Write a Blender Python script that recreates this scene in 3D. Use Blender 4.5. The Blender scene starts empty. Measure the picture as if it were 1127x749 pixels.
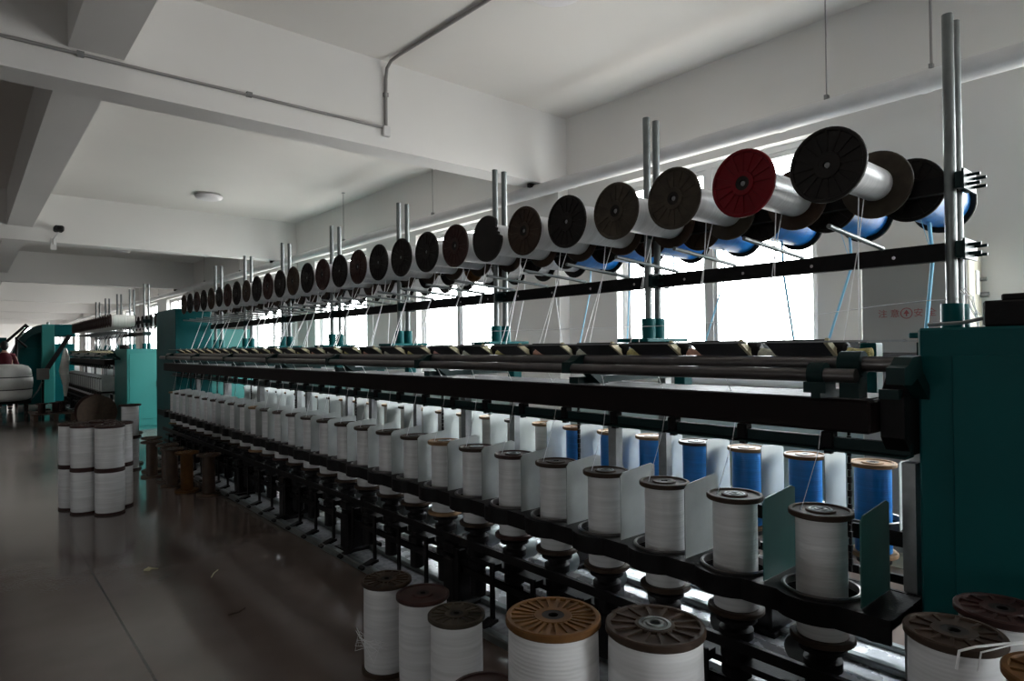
import bpy, math, random
from mathutils import Matrix, Vector
random.seed(7)
PI = math.pi
COL = bpy.context.scene.collection
SC = bpy.context.scene

# ------------------------------------------------------------------ materials
def mat(name, color, rough=.5, metal=0., spec=.5, noise=0., nscale=8., bump=0., bscale=60., rvar=0.):
    m = bpy.data.materials.new(name); m.use_nodes = True
    nt = m.node_tree; b = nt.nodes['Principled BSDF']
    b.inputs['Base Color'].default_value = (*color, 1)
    b.inputs['Roughness'].default_value = rough
    b.inputs['Metallic'].default_value = metal
    b.inputs['Specular IOR Level'].default_value = spec
    if noise or bump or rvar:
        tc = nt.nodes.new('ShaderNodeTexCoord')
    if noise or rvar:
        n = nt.nodes.new('ShaderNodeTexNoise'); n.inputs['Scale'].default_value = nscale
        n.inputs['Detail'].default_value = 5
        nt.links.new(tc.outputs['Object'], n.inputs['Vector'])
        if noise:
            r = nt.nodes.new('ShaderNodeMapRange')
            r.inputs['From Min'].default_value = .3; r.inputs['From Max'].default_value = .7
            r.inputs['To Min'].default_value = 1 - noise; r.inputs['To Max'].default_value = 1 + noise
            nt.links.new(n.outputs['Fac'], r.inputs['Value'])
            mx = nt.nodes.new('ShaderNodeVectorMath'); mx.operation = 'SCALE'
            mx.inputs[0].default_value = color
            nt.links.new(r.outputs['Result'], mx.inputs['Scale'])
            nt.links.new(mx.outputs['Vector'], b.inputs['Base Color'])
        if rvar:
            r2 = nt.nodes.new('ShaderNodeMapRange')
            r2.inputs['From Min'].default_value = .3; r2.inputs['From Max'].default_value = .7
            r2.inputs['To Min'].default_value = max(.02, rough - rvar); r2.inputs['To Max'].default_value = min(1, rough + rvar)
            nt.links.new(n.outputs['Fac'], r2.inputs['Value'])
            nt.links.new(r2.outputs['Result'], b.inputs['Roughness'])
    if bump:
        n2 = nt.nodes.new('ShaderNodeTexNoise'); n2.inputs['Scale'].default_value = bscale
        nt.links.new(tc.outputs['Object'], n2.inputs['Vector'])
        bp = nt.nodes.new('ShaderNodeBump'); bp.inputs['Strength'].default_value = bump
        bp.inputs['Distance'].default_value = .01
        nt.links.new(n2.outputs['Fac'], bp.inputs['Height'])
        nt.links.new(bp.outputs['Normal'], b.inputs['Normal'])
    return m

def yarn_mat(name, color, rough=.36, spec=.5, band=1.0):
    """wound yarn: fine horizontal ridges round the package"""
    m = bpy.data.materials.new(name); m.use_nodes = True
    nt = m.node_tree; b = nt.nodes['Principled BSDF']
    b.inputs['Roughness'].default_value = rough
    b.inputs['Specular IOR Level'].default_value = spec
    tc = nt.nodes.new('ShaderNodeTexCoord')
    w = nt.nodes.new('ShaderNodeTexWave'); w.wave_type = 'BANDS'; w.bands_direction = 'Z'
    w.inputs['Scale'].default_value = 32.; w.inputs['Distortion'].default_value = 1.2
    w.inputs['Detail'].default_value = 3
    nt.links.new(tc.outputs['Object'], w.inputs['Vector'])
    w2 = nt.nodes.new('ShaderNodeTexNoise'); w2.inputs['Scale'].default_value = 1.
    mp = nt.nodes.new('ShaderNodeMapping'); mp.inputs['Scale'].default_value = (3, 3, 60)
    nt.links.new(tc.outputs['Object'], mp.inputs['Vector'])
    nt.links.new(mp.outputs['Vector'], w2.inputs['Vector'])
    r = nt.nodes.new('ShaderNodeMapRange')
    r.inputs['From Min'].default_value = .3; r.inputs['From Max'].default_value = .7
    r.inputs['To Min'].default_value = .86; r.inputs['To Max'].default_value = 1.08
    nt.links.new(w2.outputs['Fac'], r.inputs['Value'])
    mx = nt.nodes.new('ShaderNodeVectorMath'); mx.operation = 'SCALE'
    mx.inputs[0].default_value = color
    nt.links.new(r.outputs['Result'], mx.inputs['Scale'])
    nt.links.new(mx.outputs['Vector'], b.inputs['Base Color'])
    bp = nt.nodes.new('ShaderNodeBump'); bp.inputs['Strength'].default_value = .10 * band
    bp.inputs['Distance'].default_value = .004
    ad = nt.nodes.new('ShaderNodeMath'); ad.operation = 'ADD'
    nt.links.new(w.outputs['Fac'], ad.inputs[0]); nt.links.new(w2.outputs['Fac'], ad.inputs[1])
    nt.links.new(ad.outputs['Value'], bp.inputs['Height'])
    nt.links.new(bp.outputs['Normal'], b.inputs['Normal'])
    return m

M = {}
M['wall'] = mat('wall_paint', (.74, .73, .715), .85, noise=.03, nscale=.8, bump=.05, bscale=90)
M['ceil'] = mat('ceiling_paint', (.74, .72, .695), .9, noise=.03, nscale=.6)
M['beam'] = mat('beam_paint', (.72, .71, .70), .88, noise=.03, nscale=.7)
M['dado'] = mat('dado_paint', (.36, .46, .46), .6, noise=.05, nscale=1.)
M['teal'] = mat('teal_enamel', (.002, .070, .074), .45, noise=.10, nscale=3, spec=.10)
M['teal_lit'] = mat('lit_teal_enamel', (.015, .17, .155), .42, noise=.06, nscale=2, spec=.4)  # teal enamel again, window light put into a brighter base colour
M['teal_dark'] = mat('dark_green_iron', (.002, .018, .018), .5, spec=.2, noise=.15, nscale=14)
M['black'] = mat('oily_black_iron', (.005, .004, .0044), .55, spec=.15, noise=.3, nscale=25, bump=.1, bscale=120)
M['brownbeam'] = mat('dark_red_brown_enamel', (.007, .0033, .0033), .6, spec=.15, noise=.15, nscale=6)
M['grey'] = mat('grey_steel', (.22, .225, .23), .42, metal=.6, noise=.15, nscale=20)
M['galv'] = mat('galvanised_steel', (.17, .185, .185), .46, metal=.7, noise=.18, nscale=14, rvar=.1)
M['chrome'] = mat('chrome', (.7, .7, .7), .18, metal=1.)
M['ring'] = mat('worn_ring_steel', (.16, .15, .15), .3, metal=.9)
M['roller'] = mat('roller_steel', (.13, .12, .12), .32, metal=.85, noise=.15, nscale=16)
M['pan'] = mat('pan_sheet_metal', (.66, .66, .69), .27, metal=.45, noise=.25, nscale=9, rvar=.10)
M['lint'] = mat('linty_grey_sheet', (.10, .095, .10), .7, noise=.5, nscale=30)
M['sep'] = mat('separator_sheet', (.36, .38, .375), .40, metal=.2, noise=.14, nscale=7, rvar=.08)
M['sepg'] = mat('green_separator_sheet', (.03, .115, .105), .4, metal=.2, noise=.1, nscale=9)
M['cream'] = mat('cream_board_edge', (.42, .37, .23), .7, noise=.2, nscale=30)
M['ochre'] = mat('linty_ochre_sleeve', (.50, .44, .18), .9, noise=.4, nscale=60, bump=.4, bscale=150)
M['pinkish'] = mat('linty_pink_sleeve', (.55, .30, .22), .9, noise=.3, nscale=60, bump=.4, bscale=150)
M['pale'] = mat('linty_pale_sleeve', (.55, .55, .45), .9, noise=.3, nscale=60, bump=.4, bscale=150)
M['flange'] = mat('brown_flange', (.036, .021, .013), .6, spec=.25, noise=.3, nscale=16)
M['flange_dk'] = mat('dark_brown_flange', (.008, .0055, .0045), .6, spec=.25, noise=.3, nscale=16)
M['flange_gy'] = mat('grey_brown_flange', (.048, .038, .028), .65, spec=.2, noise=.3, nscale=16)
M['flange_or'] = mat('orange_brown_flange', (.12, .052, .012), .6, spec=.25, noise=.25, nscale=18)
M['flange_red'] = mat('red_flange', (.14, .0008, .005), .55, spec=.2, noise=.15, nscale=10)
M['flange_lit'] = mat('lit_brown_flange', (.22, .13, .065), .6, spec=.25, noise=.3, nscale=12)  # brown flange made paler tan, window light put into its colour
M['flange_mh'] = mat('mahogany_flange', (.030, .009, .007), .55, spec=.3, noise=.25, nscale=14)
M['spool'] = mat('brown_spool', (.050, .024, .011), .5, noise=.3, nscale=12)
M['white'] = yarn_mat('white_yarn', (.62, .62, .63))
M['whitew'] = yarn_mat('warm_white_yarn', (.72, .71, .66))
M['blue'] = yarn_mat('blue_yarn', (.003, .18, .56), rough=.38, spec=.5)
M['thread'] = mat('white_thread', (.8, .8, .82), .6)
M['bthread'] = mat('blue_thread', (.28, .66, .90), .5)
M['frame'] = mat('white_window_frame', (.62, .62, .62), .45)
M['pipe'] = mat('foil_wrapped_pipe', (.60, .60, .61), .5, noise=.06, nscale=5, bump=.25, bscale=35)
M['conduit'] = mat('grey_conduit', (.26, .25, .25), .5)
M['cabgrey'] = mat('grey_cabinet_paint', (.26, .25, .235), .55, noise=.03, nscale=2)
M['cabside'] = mat('cream_cabinet_paint', (.50, .47, .38), .55)
M['plate'] = mat('white_plate', (.8, .8, .8), .5)
M['redtext'] = mat('red_lettering', (.24, .05, .05), .7)
M['diff'] = mat('opal_diffuser', (.74, .72, .74), .35)
M['bale'] = mat('white_wrap', (.70, .70, .68), .4, noise=.08, nscale=4, bump=.35, bscale=10)
M['strap'] = mat('black_strap', (.02, .02, .02), .6)
M['cloth_red'] = mat('dark_red_cloth', (.085, .005, .012), .9, noise=.2, nscale=20)
M['cloth_dk'] = mat('black_cloth', (.012, .012, .014), .9)
M['skin'] = mat('skin', (.48, .29, .21), .6)
M['hair'] = mat('black_hair', (.008, .007, .007), .55)
M['wood'] = mat('dark_wood', (.05, .026, .016), .6, noise=.3, nscale=10)
M['navy'] = mat('navy_cloth', (.01, .018, .07), .9, noise=.2, nscale=12)

def pane_mat():
    m = bpy.data.materials.new('window_glass'); m.use_nodes = True
    nt = m.node_tree; nt.nodes.clear()
    o = nt.nodes.new('ShaderNodeOutputMaterial'); t = nt.nodes.new('ShaderNodeBsdfTransparent')
    g = nt.nodes.new('ShaderNodeBsdfGlossy'); g.inputs['Roughness'].default_value = .03
    t.inputs['Color'].default_value = (.95, .97, .97, 1)
    mx = nt.nodes.new('ShaderNodeMixShader')
    mx.inputs[0].default_value = .05; nt.links.new(t.outputs[0], mx.inputs[1])
    nt.links.new(g.outputs[0], mx.inputs[2]); nt.links.new(mx.outputs[0], o.inputs['Surface'])
    return m
M['glass'] = pane_mat()

def floor_mat():
    m = bpy.data.materials.new('polished_floor'); m.use_nodes = True
    nt = m.node_tree; b = nt.nodes['Principled BSDF']; L = nt.links.new
    tc = nt.nodes.new('ShaderNodeTexCoord'); sx = nt.nodes.new('ShaderNodeSeparateXYZ')
    L(tc.outputs['Object'], sx.inputs[0])
    n = nt.nodes.new('ShaderNodeTexNoise'); n.inputs['Scale'].default_value = .7; n.inputs['Detail'].default_value = 4
    n.inputs['Roughness'].default_value = .62
    L(tc.outputs['Object'], n.inputs['Vector'])
    n3 = nt.nodes.new('ShaderNodeTexNoise'); n3.inputs['Scale'].default_value = 60; n3.inputs['Detail'].default_value = 2
    L(tc.outputs['Object'], n3.inputs['Vector'])
    cr = nt.nodes.new('ShaderNodeValToRGB')
    cr.color_ramp.elements[0].position = .32; cr.color_ramp.elements[0].color = (.105, .077, .067, 1)
    cr.color_ramp.elements[1].position = .70; cr.color_ramp.elements[1].color = (.150, .120, .106, 1)
    L(n.outputs['Fac'], cr.inputs['Fac'])
    def joint(sock, off, period):
        a = nt.nodes.new('ShaderNodeMath'); a.operation = 'SUBTRACT'; a.inputs[1].default_value = off - period / 2
        L(sock, a.inputs[0])
        f = nt.nodes.new('ShaderNodeMath'); f.operation = 'FLOORED_MODULO'; f.inputs[1].default_value = period
        L(a.outputs[0], f.inputs[0])
        s = nt.nodes.new('ShaderNodeMath'); s.operation = 'SUBTRACT'; s.inputs[1].default_value = period / 2
        L(f.outputs[0], s.inputs[0])
        ab = nt.nodes.new('ShaderNodeMath'); ab.operation = 'ABSOLUTE'; L(s.outputs[0], ab.inputs[0])
        lt = nt.nodes.new('ShaderNodeMath'); lt.operation = 'LESS_THAN'; lt.inputs[1].default_value = .006
        L(ab.outputs[0], lt.inputs[0]); return lt.outputs[0]
    jx = joint(sx.outputs['X'], .66, 3.2); jy = joint(sx.outputs['Y'], 5.55, 6.0)
    mxm = nt.nodes.new('ShaderNodeMath'); mxm.operation = 'MAXIMUM'; L(jx, mxm.inputs[0]); L(jy, mxm.inputs[1])
    mix = nt.nodes.new('ShaderNodeMix'); mix.data_type = 'RGBA'
    L(mxm.outputs[0], mix.inputs['Factor']); L(cr.outputs['Color'], mix.inputs['A'])
    mix.inputs['B'].default_value = (.02, .015, .013, 1)
    L(mix.outputs['Result'], b.inputs['Base Color'])
    r = nt.nodes.new('ShaderNodeMapRange'); r.inputs['From Min'].default_value = .3; r.inputs['From Max'].default_value = .7
    r.inputs['To Min'].default_value = .07; r.inputs['To Max'].default_value = .17
    L(n.outputs['Fac'], r.inputs['Value']); L(r.outputs['Result'], b.inputs['Roughness'])
    bp = nt.nodes.new('ShaderNodeBump'); bp.inputs['Strength'].default_value = .04; bp.inputs['Distance'].default_value = .01
    L(n3.outputs['Fac'], bp.inputs['Height']); L(bp.outputs['Normal'], b.inputs['Normal'])
    return m
M['floor'] = floor_mat()

# ------------------------------------------------------------------ mesh building
class MB:
    def __init__(s): s.v = []; s.f = []; s.sm = []
    def _add(s, vs, fs, smooth):
        o = len(s.v); s.v += [tuple(v) for v in vs]
        for i, f in enumerate(fs):
            s.f.append(tuple(o + k for k in f)); s.sm.append(smooth if isinstance(smooth, bool) else smooth[i])
        return s
    def box(s, x0, x1, y0, y1, z0, z1, bev=0.):
        if bev <= 0:
            vs = [(x, y, z) for x in (x0, x1) for y in (y0, y1) for z in (z0, z1)]
            fs = [(0, 1, 3, 2), (4, 6, 7, 5), (0, 4, 5, 1), (2, 3, 7, 6), (0, 2, 6, 4), (1, 5, 7, 3)]
            return s._add(vs, fs, False)
        b = min(bev, (x1 - x0) * .45, (y1 - y0) * .45, (z1 - z0) * .45)
        # chamfered box: three inset quads per corner
        X, Y, Z = (x0, x1), (y0, y1), (z0, z1); vs = []; idx = {}
        for i in (0, 1):
            for j in (0, 1):
                for k in (0, 1):
                    dx = b if i == 0 else -b; dy = b if j == 0 else -b; dz = b if k == 0 else -b
                    for ax, p in (('x', (X[i], Y[j] + dy, Z[k] + dz)), ('y', (X[i] + dx, Y[j], Z[k] + dz)), ('z', (X[i] + dx, Y[j] + dy, Z[k]))):
                        idx[(ax, i, j, k)] = len(vs); vs.append(p)
        q = lambda *t: tuple(idx[a] for a in t)
        fs = []
        for i in (0, 1):
            f = q(('x', i, 0, 0), ('x', i, 1, 0), ('x', i, 1, 1), ('x', i, 0, 1)); fs.append(f if i else f[::-1])
            f = q(('y', 0, i, 0), ('y', 1, i, 0), ('y', 1, i, 1), ('y', 0, i, 1)); fs.append(f[::-1] if i else f)
            f = q(('z', 0, 0, i), ('z', 1, 0, i), ('z', 1, 1, i), ('z', 0, 1, i)); fs.append(f if i else f[::-1])
        for a in (0, 1):
            for c in (0, 1):
                fs.append(q(('x', a, c, 0), ('y', a, c, 0), ('y', a, c, 1), ('x', a, c, 1)))
                fs.append(q(('x', a, 0, c), ('z', a, 0, c), ('z', a, 1, c), ('x', a, 1, c)))
                fs.append(q(('y', 0, a, c), ('z', 0, a, c), ('z', 1, a, c), ('y', 1, a, c)))
        for i in (0, 1):
            for j in (0, 1):
                for k in (0, 1): fs.append(q(('x', i, j, k), ('y', i, j, k), ('z', i, j, k)))
        return s._add(vs, fs, False)
    def lathe(s, prof, seg=32, c=(0, 0, 0), axis='z', cap0=False, cap1=False, sharp=35):
        """profile [(r, z)...] turned about the axis; corners sharper than `sharp` are split"""
        def pt(r, z, a):
            x, y = r * math.cos(a), r * math.sin(a)
            if axis == 'z': p = (x, y, z)
            elif axis == 'x': p = (z, x, y)
            else: p = (x, z, y)
            return (p[0] + c[0], p[1] + c[1], p[2] + c[2])
        runs = [[prof[0], prof[1]]]
        for i in range(1, len(prof) - 1):
            a = Vector((prof[i][0] - prof[i - 1][0], prof[i][1] - prof[i - 1][1])); b = Vector((prof[i + 1][0] - prof[i][0], prof[i + 1][1] - prof[i][1]))
            if a.length > 1e-9 and b.length > 1e-9 and math.degrees(a.angle(b)) > sharp: runs.append([prof[i], prof[i + 1]])
            else: runs[-1].append(prof[i + 1])
        for run in runs:
            vs = []; fs = []
            for (r, z) in run: vs += [pt(r, z, 2 * PI * k / seg) for k in range(seg)]
            for i in range(len(run) - 1):
                for k in range(seg):
                    f = (i * seg + k, i * seg + (k + 1) % seg, (i + 1) * seg + (k + 1) % seg, (i + 1) * seg + k)
                    fs.append(f if axis != 'y' else f[::-1])
            s._add(vs, fs, True)
        for flag, (r, z), up in ((cap0, prof[0], 0), (cap1, prof[-1], 1)):
            if flag:
                vs = [pt(r, z, 2 * PI * k / seg) for k in range(seg)]
                s._add(vs, [tuple(range(seg)) if up else tuple(range(seg))[::-1]], False)
        return s
    def cyl(s, p, q, r, seg=12, r2=None, caps=True):
        p, q = Vector(p), Vector(q); d = (q - p); n = d.normalized()
        a = n.orthogonal().normalized(); b = n.cross(a); r2 = r if r2 is None else r2
        vs = [p + (a * math.cos(2 * PI * k / seg) + b * math.sin(2 * PI * k / seg)) * r for k in range(seg)]
        vs += [q + (a * math.cos(2 * PI * k / seg) + b * math.sin(2 * PI * k / seg)) * r2 for k in range(seg)]
        s._add(vs, [(k, (k + 1) % seg, seg + (k + 1) % seg, seg + k) for k in range(seg)], True)
        if caps:
            s._add(vs[:seg], [tuple(range(seg))[::-1]], False); s._add(vs[seg:], [tuple(range(seg))], False)
        return s
    def tube(s, pts, r, seg=6):
        pts = [Vector(p) for p in pts]; vs = []; n = len(pts)
        up = None
        for i, p in enumerate(pts):
            t = (pts[min(i + 1, n - 1)] - pts[max(i - 1, 0)]).normalized()
            if up is None: a = t.orthogonal().normalized()
            else:
                a = up - t * up.dot(t); a = a.normalized() if a.length > 1e-6 else t.orthogonal().normalized()
            up = a; b = t.cross(a); rr = r[i] if isinstance(r, (list, tuple)) else r
            vs += [p + (a * math.cos(2 * PI * k / seg) + b * math.sin(2 * PI * k / seg)) * rr for k in range(seg)]
        fs = []
        for i in range(n - 1):
            for k in range(seg): fs.append((i * seg + k, i * seg + (k + 1) % seg, (i + 1) * seg + (k + 1) % seg, (i + 1) * seg + k))
        s._add(vs, fs, True)
        s._add(vs[:seg], [tuple(range(seg))[::-1]], False); s._add(vs[-seg:], [tuple(range(seg))], False)
        return s
    def prism(s, poly, axis, a0, a1):
        """polygon extruded along an axis; poly in the other two coordinates (x:(y,z) y:(x,z) z:(x,y))"""
        def pt(u, v, w): return {'x': (w, u, v), 'y': (u, w, v), 'z': (u, v, w)}[axis]
        n = len(poly); vs = [pt(u, v, a0) for u, v in poly] + [pt(u, v, a1) for u, v in poly]
        fs = [tuple(range(n))[::-1], tuple(range(n, 2 * n))] + [(k, (k + 1) % n, n + (k + 1) % n, n + k) for k in range(n)]
        return s._add(vs, fs, False)
    def ballish(s, c, rx, ry, rz, seg=16, rings=10):
        vs = []; fs = []
        for i in range(rings + 1):
            t = PI * i / rings
            for k in range(seg):
                a = 2 * PI * k / seg
                vs.append((c[0] + rx * max(math.sin(t), 1e-3) * math.cos(a), c[1] + ry * max(math.sin(t), 1e-3) * math.sin(a), c[2] - rz * math.cos(t)))
        for i in range(rings):
            for k in range(seg): fs.append((i * seg + k, i * seg + (k + 1) % seg, (i + 1) * seg + (k + 1) % seg, (i + 1) * seg + k))
        return s._add(vs, fs, True)
    def mesh(s, name, m):
        me = bpy.data.meshes.new(name); me.from_pydata(s.v, [], s.f)
        me.polygons.foreach_set('use_smooth', s.sm); me.materials.append(m); me.update()
        return me
    def obj(s, name, m, parent=None):
        o = bpy.data.objects.new(name, s.mesh(name, m)); COL.objects.link(o); o.parent = parent
        return o

def inst(name, me, parent=None, loc=(0, 0, 0), rot=(0, 0, 0)):
    o = bpy.data.objects.new(name, me); COL.objects.link(o); o.parent = parent; o.location = loc; o.rotation_euler = rot
    return o
def tag(o, label, cat, group=None, kind=None):
    o['label'] = label; o['category'] = cat
    if group: o['group'] = group
    if kind: o['kind'] = kind
    return o
def thing(name, label, cat, loc=(0, 0, 0), rot=(0, 0, 0), group=None, kind=None):
    o = bpy.data.objects.new(name, None); COL.objects.link(o); o.location = loc; o.rotation_euler = rot
    o.empty_display_size = .1
    return tag(o, label, cat, group, kind)
def dup(root, loc, label, group=None, rot=None):
    r = root.copy(); COL.objects.link(r); r.location = loc; r['label'] = label
    if rot is not None: r.rotation_euler = rot
    if group: r['group'] = group
    for ch in list(root.children):
        c = ch.copy(); COL.objects.link(c); c.parent = r
        for g in ch.children:
            d = g.copy(); COL.objects.link(d); d.parent = c
    return r
ONES = ['', 'first', 'second', 'third', 'fourth', 'fifth', 'sixth', 'seventh', 'eighth', 'ninth', 'tenth', 'eleventh', 'twelfth', 'thirteenth',
        'fourteenth', 'fifteenth', 'sixteenth', 'seventeenth', 'eighteenth', 'nineteenth', 'twentieth']
def nth(n):
    return ONES[n] if n <= 20 else ('twenty-' if n < 30 else 'thirty-') + ONES[n % 10] if n % 10 else 'thirtieth'

# ------------------------------------------------------------------ the room
WX = 5.0; CZ = 3.98; YB = -6.0; YF = 57.0; XL = -20.0
BY = [-2.57 + 7.45 * i for i in range(8)]            # front faces of the cross beams
BW = .27; BZ = 3.22
BFILL = [(2.9, 4.7)]  # unseen back-wall window, added to bring fill light from behind
LFILL = [(-.6, .9), (4.5, 5.8)]  # unseen left-wall windows, added as fill for the aisle-facing sides
S = 'structure'
tag(MB().box(XL, WX + .25, YB, YF, -.1, 0).obj('floor', M['floor']), 'polished brown-grey concrete floor of the workshop', 'floor', kind=S)
tag(MB().box(XL, WX + .25, YB, YF, CZ, CZ + .15).obj('ceiling', M['ceil']), 'white painted ceiling above the machines', 'ceiling', kind=S)
w = MB(); ys = [YB] + [v for a in LFILL for v in a] + [YF]
for i in range(0, len(ys), 2): w.box(XL - .2, XL, ys[i], ys[i + 1], 0, CZ)
for a, b in LFILL: w.box(XL - .2, XL, a, b, 0, 1.14); w.box(XL - .2, XL, a, b, 3.13, CZ)
tag(w.obj('wall_left', M['wall']), 'plain white wall on the far side of the aisle', 'wall', kind=S)
w = MB(); xs = [XL] + [v for a in BFILL for v in a] + [WX]
for i in range(0, len(xs), 2): w.box(xs[i], xs[i + 1], YB - .2, YB, 0, CZ)
for a, b in BFILL: w.box(a, b, YB - .2, YB, 0, 1.14); w.box(a, b, YB - .2, YB, 3.13, CZ)
tag(w.obj('wall_back', M['wall']), 'plain white wall behind the viewer', 'wall', kind=S)
WIN = [(-4.4, -2.75 - .2), (-1.15, .84), (2.2, 4.19), (6.12, 7.95), (9.46, 11.47), (12.85, 14.9)]
for i in range(3, 8):
    y = BY[i]
    WIN += [(y + 1.25, y + 3.2), (y + 4.55, y + 6.45)]
WIN = [w for w in WIN if w[1] < YF - .3]
WZ0, WZ1 = 1.14, 3.13
w = MB(); ys = [YB] + [v for a in WIN for v in a] + [YF]
for i in range(0, len(ys), 2): w.box(WX, WX + .25, ys[i], ys[i + 1], 0, CZ)
for a, b in WIN:
    w.box(WX, WX + .25, a, b, 0, WZ0); w.box(WX, WX + .25, a, b, WZ1, CZ)
wr = tag(w.obj('wall_right', M['wall']), 'white window wall behind the machines', 'wall', kind=S)
MB().box(WX - .006, WX, YB, YF, 0, 1.06).obj('dado', M['dado'], wr)
# far wall with two windows
w = MB().box(XL, WX, YF, YF + .2, 0, .95).box(XL, WX, YF, YF + .2, 3.2, CZ)
FW = [(-1.6, .2), (3.3, 4.4)]
xs = [XL] + [v for a in FW for v in a] + [WX]
for i in range(0, len(xs), 2): w.box(xs[i], xs[i + 1], YF, YF + .2, .95, 3.2)
tag(w.obj('wall_far', M['wall']), 'white end wall far down the workshop', 'wall', kind=S)

def window(n, a, b, label, side='r'):
    t = thing('window_%d' % n, label, 'window', {'r': (WX, (a + b) / 2, WZ0), 'b': ((a + b) / 2, YB, WZ0), 'l': (XL, (a + b) / 2, WZ0)}[side], (0, 0, {'r': 0, 'b': -PI / 2, 'l': PI}[side]), kind=S)
    h = (b - a) / 2; H = WZ1 - WZ0; x0 = .10; x1 = .16
    f = MB()
    f.box(x0, x1, -h, -h + .05, 0, H); f.box(x0, x1, h - .05, h, 0, H); f.box(x0, x1, -h + .05, h - .05, 0, .05); f.box(x0, x1, -h + .05, h - .05, H - .05, H)
    f.box(x0, x1, -.03, .03, .05, H - .05)
    fr = f.obj('window_frame', M['frame'], t)
    for sgn in (-1, 1):
        a0, b0 = (-h + .05, -.03) if sgn < 0 else (.03, h - .05)
        s_ = MB(); xa, xb = x0 + .012, x1 - .012
        s_.box(xa, xb, a0, a0 + .035, .05, H - .05); s_.box(xa, xb, b0 - .035, b0, .05, H - .05)
        s_.box(xa, xb, a0 + .035, b0 - .035, .05, .09); s_.box(xa, xb, a0 + .035, b0 - .035, H - .09, H - .05)
        so = s_.obj('sash', M['frame'], t)
        MB().box(x0 + .027, x0 + .033, a0 + .035, b0 - .035, .09, H - .09).obj('pane', M['glass'], so)
    MB().box(-.03, x0, -h, h, -.025, 0).obj('window_sill', M['frame'], t)
    return t
for i, (a, b) in enumerate(WIN):
    if b < .5: lab = 'white framed window, %s one behind the end cabinet' % nth(2 - i)
    else: lab = 'bright white framed two-pane window, %s from the grey electrical cabinet' % nth(i - 1)
    window(i + 1, a, b, lab)
for i, (a, b) in enumerate(BFILL): window(len(WIN) + 1 + i, a, b, 'added unseen fill-light window in the wall behind the viewer', 'b')
for i, (a, b) in enumerate(LFILL): window(len(WIN) + 2 + i, a, b, '%s added unseen fill-light window in the distant left wall' % ('near', 'far')[i], 'l')
# beams and wall columns
for i, y in enumerate(BY):
    lab = ('deep white ceiling cross beam, %s along the hall from the viewer' % nth(i)) if i else 'white ceiling cross beam above and behind the viewer'
    tag(MB().box(XL, WX, y, y + BW, BZ, CZ).obj('ceiling_beam', M['beam']), lab, 'beam', kind=S)
    wd = .82 if i == 1 else .30
    lab = ('white wall column under the %s cross beam' % nth(i)) if i else 'white wall column behind the viewer'
    tag(MB().box(4.85, WX, y - .02, y - .02 + wd, 0, BZ).obj('wall_column', M['wall']), lab, 'column', kind=S)
segs = [YB] + [v for y in BY for v in (y, y + BW)] + [YF]
lb = MB()
for i in range(0, len(segs), 2): lb.box(.505, .815, segs[i], segs[i + 1], 3.43, CZ)
tag(lb.obj('ceiling_beam', M['beam']), 'white lengthwise ceiling beam above the aisle', 'beam', kind=S)

# ceiling lamps (switched off)
lamp = None
for i, (x, y, lab) in enumerate(((2.98, 10.87, 'round white ceiling lamp in the bay beyond the first cross beam'), (2.92, 18.0, 'round white ceiling lamp beyond the second cross beam, a faint disc'),
                                 (3.08, 3.08, 'round white ceiling lamp cut by the top edge, nearest bay'))):
    if lamp is None:
        lamp = thing('ceiling_lamp', lab, 'lamp', (x, y, CZ), group='round ceiling lamps')
        MB().lathe([(.17, 0), (.17, -.03), (.20, -.035)], 40, cap0=True).obj('lamp_base', M['frame'], lamp)
        MB().lathe([(.205, -.028), (.205, -.045), (.19, -.065), (.14, -.082), (.07, -.09), (.002, -.092)], 40).obj('diffuser', M['diff'], lamp)
    else: dup(lamp, (x, y, CZ), lab)

# insulated pipe along the window wall
t = thing('overhead_pipe', 'grey wrapped pipe running along the window wall below the ceiling', 'pipe', (4.6, 0, 3.14))
MB().cyl((0, YB + .05, 0), (0, YF - .1, 0), .068, 20).obj('pipe_body', M['pipe'], t)
ycl = [1.35, 2.0, 4.86, 7.4, 9.9, 12.3, 14.8, 17.3, 19.8, 24.8, 29.8]
for y in (.2, 1.33, 2.27, 4.4):
    MB().lathe([(.0695, -.03), (.0715, -.02), (.0715, .02), (.0695, .03)], 20, (0, y, 0), 'y').obj('joint_band', M['pipe'], t)
for y in (1.30, 1.94, 6.9, 9.45, 14.5, 17.2, 22.2):
    hr = MB().cyl((0, y, .07), (0, y, CZ - 3.14), .005 if y > 1.5 else .009, 8)
    ho = hr.obj('hanger_rod', M['conduit'], t)
    MB().box(-.018, .018, y - .012, y + .012, .066, .10).box(-.02, .02, y - .02, y + .02, CZ - 3.15, CZ - 3.14).obj('clamp_nut', M['grey'], ho)
for y in (4.88, 12.33, 19.78):
    MB().box(-.10, .30, y + .05, y + .09, .03, .07).obj('pipe_bracket', M['black'], t)

# conduit on the cross beam
yb = BY[1]
t = thing('conduit', 'grey cable conduit bent down the nearest cross beam from the ceiling', 'conduit', (2.77, yb, CZ))
pts = [(.13, -7.1, -.018), (.06, -1.3, -.018), (.015, -.22, -.018), (.005, -.10, -.03), (0, -.04, -.075), (0, -.018, -.16), (0, -.016, -.57)]
MB().tube(pts, .014, 10).obj('conduit_tube', M['conduit'], t)
MB().box(-.035, .035, -.04, 0, -.66, -.57, .006).obj('junction_box', M['frame'], t)
MB().tube([(-.035, -.014, -.585), (-2.6, -.014, -.585), (-7.5, -.014, -.60)], .012, 8).obj('beam_conduit', M['conduit'], t)
for (x, z) in ((0, -.3), (-1.15, -.585), (-2.2, -.588)):
    MB().box(x - .02, x + .02, -.03, 0, z - .014, z + .02).obj('pipe_clip', M['grey'], t)

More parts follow.
